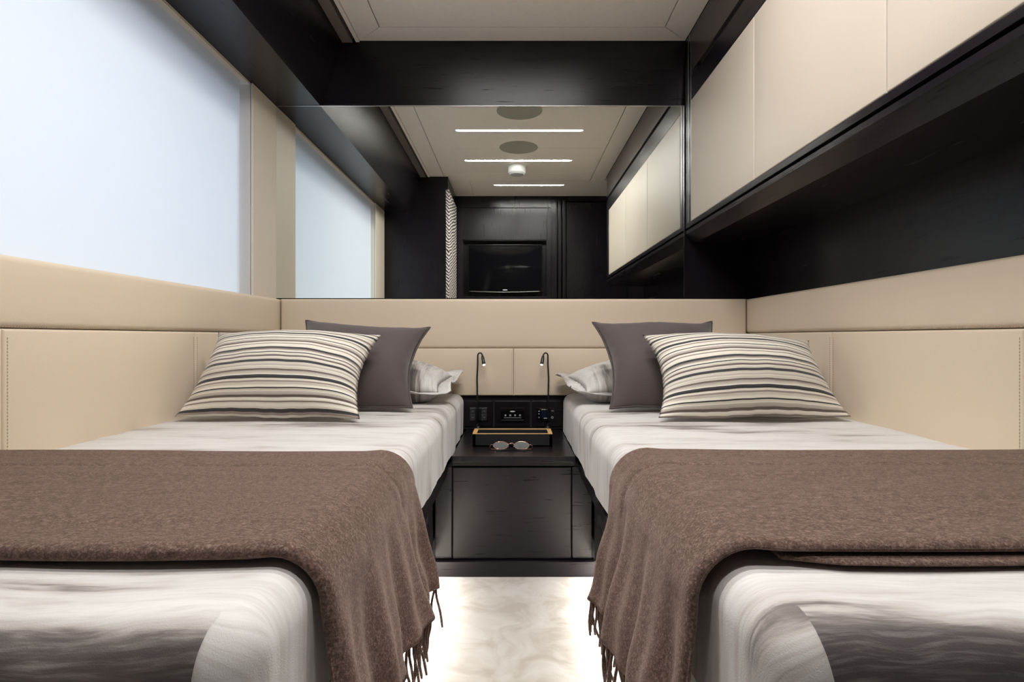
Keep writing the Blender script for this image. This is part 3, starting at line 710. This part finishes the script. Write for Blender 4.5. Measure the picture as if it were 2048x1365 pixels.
# control panel on the wall behind
PY = 2.366
cp = thing('control_panel', 'dark panel with switches and displays behind the tray', 'control panel', (0, PY, ZN))
box('backboard', -0.215, 0.215, PY + 0.006, YB - 0.002, ZN + 0.001, 0.527, 'gap', cp, bev=0)
for a, b in ((-0.205, -0.086), (-0.078, 0.069), (0.077, 0.205)): box('panel', a, b, PY, PY + 0.0062, 0.397, 0.503, 'wood_x', cp, bev=0.001)
def plate_xz(name, pts, y, mat, parent, th=0.0008):
    n = len(pts); v = [(x, y, z) for x, z in pts] + [(x, y - th, z) for x, z in pts]
    return mesh(name, v, [list(range(n)), list(range(n, 2 * n))[::-1]] + [[i, (i + 1) % n, n + (i + 1) % n, n + i] for i in range(n)], mat, parent)
def rect(x0, x1, z0, z1): return [(x0, z0), (x1, z0), (x1, z1), (x0, z1)]
def disc(x, z, r, n=16): return [(x + r * math.cos(2 * PI * k / n), z + r * math.sin(2 * PI * k / n)) for k in range(n)]
sp = box('switch_plate', -0.184, -0.108, PY - 0.005, PY, 0.420, 0.476, 'black_satin', cp, bev=0.001)
for a, b in ((-0.182, -0.159), (-0.1345, -0.1115)):
    box('rocker', a, b, PY - 0.009, PY - 0.005, 0.449, 0.474, 'switch', sp, bev=0.001); box('rocker', a, b, PY - 0.009, PY - 0.005, 0.422, 0.4475, 'switch', sp, bev=0.001)
    m_ = (a + b) / 2
    for z, d in ((0.4615, 1), (0.4355, -1)):
        plate_xz('arrow_mark', [(m_ - .005, z - .0012 * d), (m_, z + .002 * d), (m_ + .005, z - .0012 * d), (m_ + .005, z - .0026 * d), (m_, z + .0004 * d), (m_ - .005, z - .0026 * d)], PY - 0.009, 'mark_dim', sp)
box('switch_centre', -0.158, -0.1355, PY - 0.007, PY - 0.005, 0.423, 0.473, 'black_satin', sp, bev=0.001)
mp = box('media_plate', -0.054, 0.046, PY - 0.006, PY, 0.4185, 0.474, 'black_gloss', cp, bev=0.001)
cx = -0.004
plate_xz('logo_mark', [(cx - .012, .460), (cx - .006, .4625), (cx + .006, .4625), (cx + .012, .460), (cx + .006, .4575), (cx - .006, .4575)], PY - 0.006, 'mark', mp)
for k in range(4):
    x = -0.034 + k * 0.0204
    plate_xz('button_mark', rect(x - .0033, x + .0033, .4405, .4465), PY - 0.006, 'mark', mp); plate_xz('button_centre', disc(x + (0.0004 if k else -0.001), .4435, .0017, 10), PY - 0.0068, 'black_gloss', mp)
plate_xz('slot_line', rect(-.0405, .032, .4325, .4348), PY - 0.006, 'mark_dim', mp); box('lower_ledge', -0.051, 0.044, PY - 0.0085, PY - 0.006, 0.4215, 0.425, 'black_satin', mp, bev=0.0005)
tp = box('thermostat', 0.096, 0.172, PY - 0.006, PY, 0.419, 0.474, 'black_gloss', cp, bev=0.001)
plate_xz('display', rect(.115, .147, .434, .466), PY - 0.006, 'lcd', tp)
for a, b in ((.117, .121), (.122, .126), (.127, .131), (.132, .1355), (.139, .145)): plate_xz('lettering_mark', rect(a, b, .4672, .4692), PY - 0.006, 'mark', tp)
plate_xz('arrow_mark', [(.1035, .459), (.1095, .459), (.1065, .464)], PY - 0.006, 'mark', tp); plate_xz('arrow_mark', [(.1035, .4515), (.1065, .4465), (.1095, .4515)], PY - 0.006, 'mark', tp)
plate_xz('dot_mark', disc(.1065, .435, .003), PY - 0.006, 'mark_dim', tp); plate_xz('dash_mark', rect(.126, .142, .4305, .433), PY - 0.006, 'mark', tp)
plate_xz('dash_mark', rect(.157, .168, .4605, .4635), PY - 0.006, 'mark_dim', tp)
V, F = tube_geo([(.1625 + .004 * math.cos(2 * PI * k / 18), PY - .0063, .435 + .004 * math.sin(2 * PI * k / 18)) for k in range(18)], .0008, 5, True); mesh('power_mark', V, F, 'mark', tp)

# reading lamps
def reading_lamp(sg, x, xt, label):
    yb = 2.333; zb = 0.404
    t = thing('reading_lamp', label, 'lamp', (x, yb, ZN), 'bedside reading lamps')
    lathe('base', [(0.013, 0.0), (0.013, 0.012), (0.011, 0.016), (0.006, 0.020), (0.005, 0.030)], (x, yb, ZN), 'black_satin', t, 20)
    pts = [(x, yb, ZN + 0.028), (x + sg * 0.001, yb, 0.5), (x + sg * 0.003, yb, 0.60), (x - sg * 0.000, yb - 0.001, 0.66)]
    r = 0.0105; 
    xe = x
    for k in range(0, 9):
        th = PI * 0.92 * k / 8; pts.append((xe + (-sg) * (-r + r * math.cos(th)) * -1 if False else xe - sg * (r - r * math.cos(th)), yb - 0.002 - 0.03 * k / 8, 0.692 + r * 1.3 * math.sin(th)))
    tube('gooseneck', pts, 0.0032, 'black_satin', t, 8)
    e = Vector(pts[-1]); d = Vector((-sg * 0.18, -0.42, -0.9)).normalized()
    h = tube('lamp_head', [e - d * 0.002, e + d * 0.004, e + d * 0.012, e + d * 0.034, e + d * 0.040], [0.0035, 0.0050, 0.0066, 0.0072, 0.0068], 'black_satin', t, 14)
    tube('lens', [e + d * 0.0395, e + d * 0.0425], [0.0045, 0.0035], 'read', h, 12)
    return t
reading_lamp(-1, -0.1475, -0.129, 'black gooseneck reading lamp beside the bed below the window')
reading_lamp(1, 0.1420, 0.119, 'black gooseneck reading lamp beside the bed below the overhead cabinet')

# valet tray
tr = thing('valet_tray', 'black rectangular tray box with light wood rim on the nightstand', 'tray', (-0.004, 2.04, ZN))
x0, x1, y0, y1, zt = -0.144, 0.137, 1.986, 2.092, ZN + 0.046; w_ = 0.011
boxes('box', [(x0, x1, y0, y0 + w_, ZN, zt - .002), (x0, x1, y1 - w_, y1, ZN, zt - .002), (x0, x0 + w_, y0, y1, ZN, zt - .002), (x1 - w_, x1, y0, y1, ZN, zt - .002), (x0, x1, y0, y1, ZN, ZN + .006)], 'black_matt', tr, 0.0006)
for b in ((x0, x0 + w_ + .004, y0, y1), (x1 - w_ - .004, x1, y0, y1), (x0 + w_ + .004, x1 - w_ - .004, y1 - w_ * .5, y1), (x0 + w_ + .004, x1 - w_ - .004, y0, y0 + w_ * .35)):
    box('rim', *b, zt - .002, zt + .001, 'tray_wood', tr, bev=0.0004)
# eyeglasses
eg = thing('eyeglasses', 'folded oval eyeglasses with thin rose gold frame before the tray', 'eyeglasses', (-0.008, 1.92, ZN))
gc = Vector((-0.008, 1.925, ZN + 0.0035)); tl = math.radians(38)
def gp(u, v, o=0.0): return gc + Vector((u, v * math.cos(tl) - o * math.sin(tl), v * math.sin(tl) + o * math.cos(tl)))
for sg in (-1, 1):
    c = sg * 0.0355
    el = [gp(c + 0.0265 * math.cos(2 * PI * k / 32), 0.0165 + 0.0165 * math.sin(2 * PI * k / 32) * (1 - 0.10 * math.cos(4 * PI * k / 32))) for k in range(32)]
    tube('rim', el, 0.00085, 'gold_metal', eg, 6, True)
    n = len(el); mesh('lens', [p for p in el], [list(range(n))], 'lens', eg)
    hx = sg * 0.062
    tube('hinge', [gp(sg * 0.0615, 0.019), gp(sg * 0.068, 0.020), gp(sg * 0.072, 0.018, -0.003), gp(sg * 0.072, 0.010, -0.008)], 0.0014, 'gold_metal', eg, 6)
    tm = [gp(sg * 0.072, 0.010, -0.008), Vector((gc.x + sg * 0.066, gc.y - 0.001, ZN + 0.0035)), Vector((gc.x + sg * 0.02, gc.y - 0.004 - (0.004 if sg > 0 else 0), ZN + 0.0035 + (0.002 if sg > 0 else 0)))]
    tube('temple', tm, 0.0012, 'gold_metal', eg, 6)
    tube('temple_tip', [tm[-1], Vector((gc.x - sg * 0.03, gc.y - 0.012, ZN + 0.0035)), Vector((gc.x - sg * 0.050, gc.y - 0.022, ZN + 0.003))], [0.0012, 0.0020, 0.0022], 'black_satin', eg, 6)
    tube('nose_pad', [gp(sg * 0.0105, 0.013, 0.002), gp(sg * 0.0085, 0.008, 0.004)], 0.0016, 'gold_metal', eg, 6)
tube('bridge', [gp(0.0105 * math.cos(PI * k / 10), 0.020 + 0.006 * math.sin(PI * k / 10)) for k in range(11)], 0.0009, 'gold_metal', eg, 6)
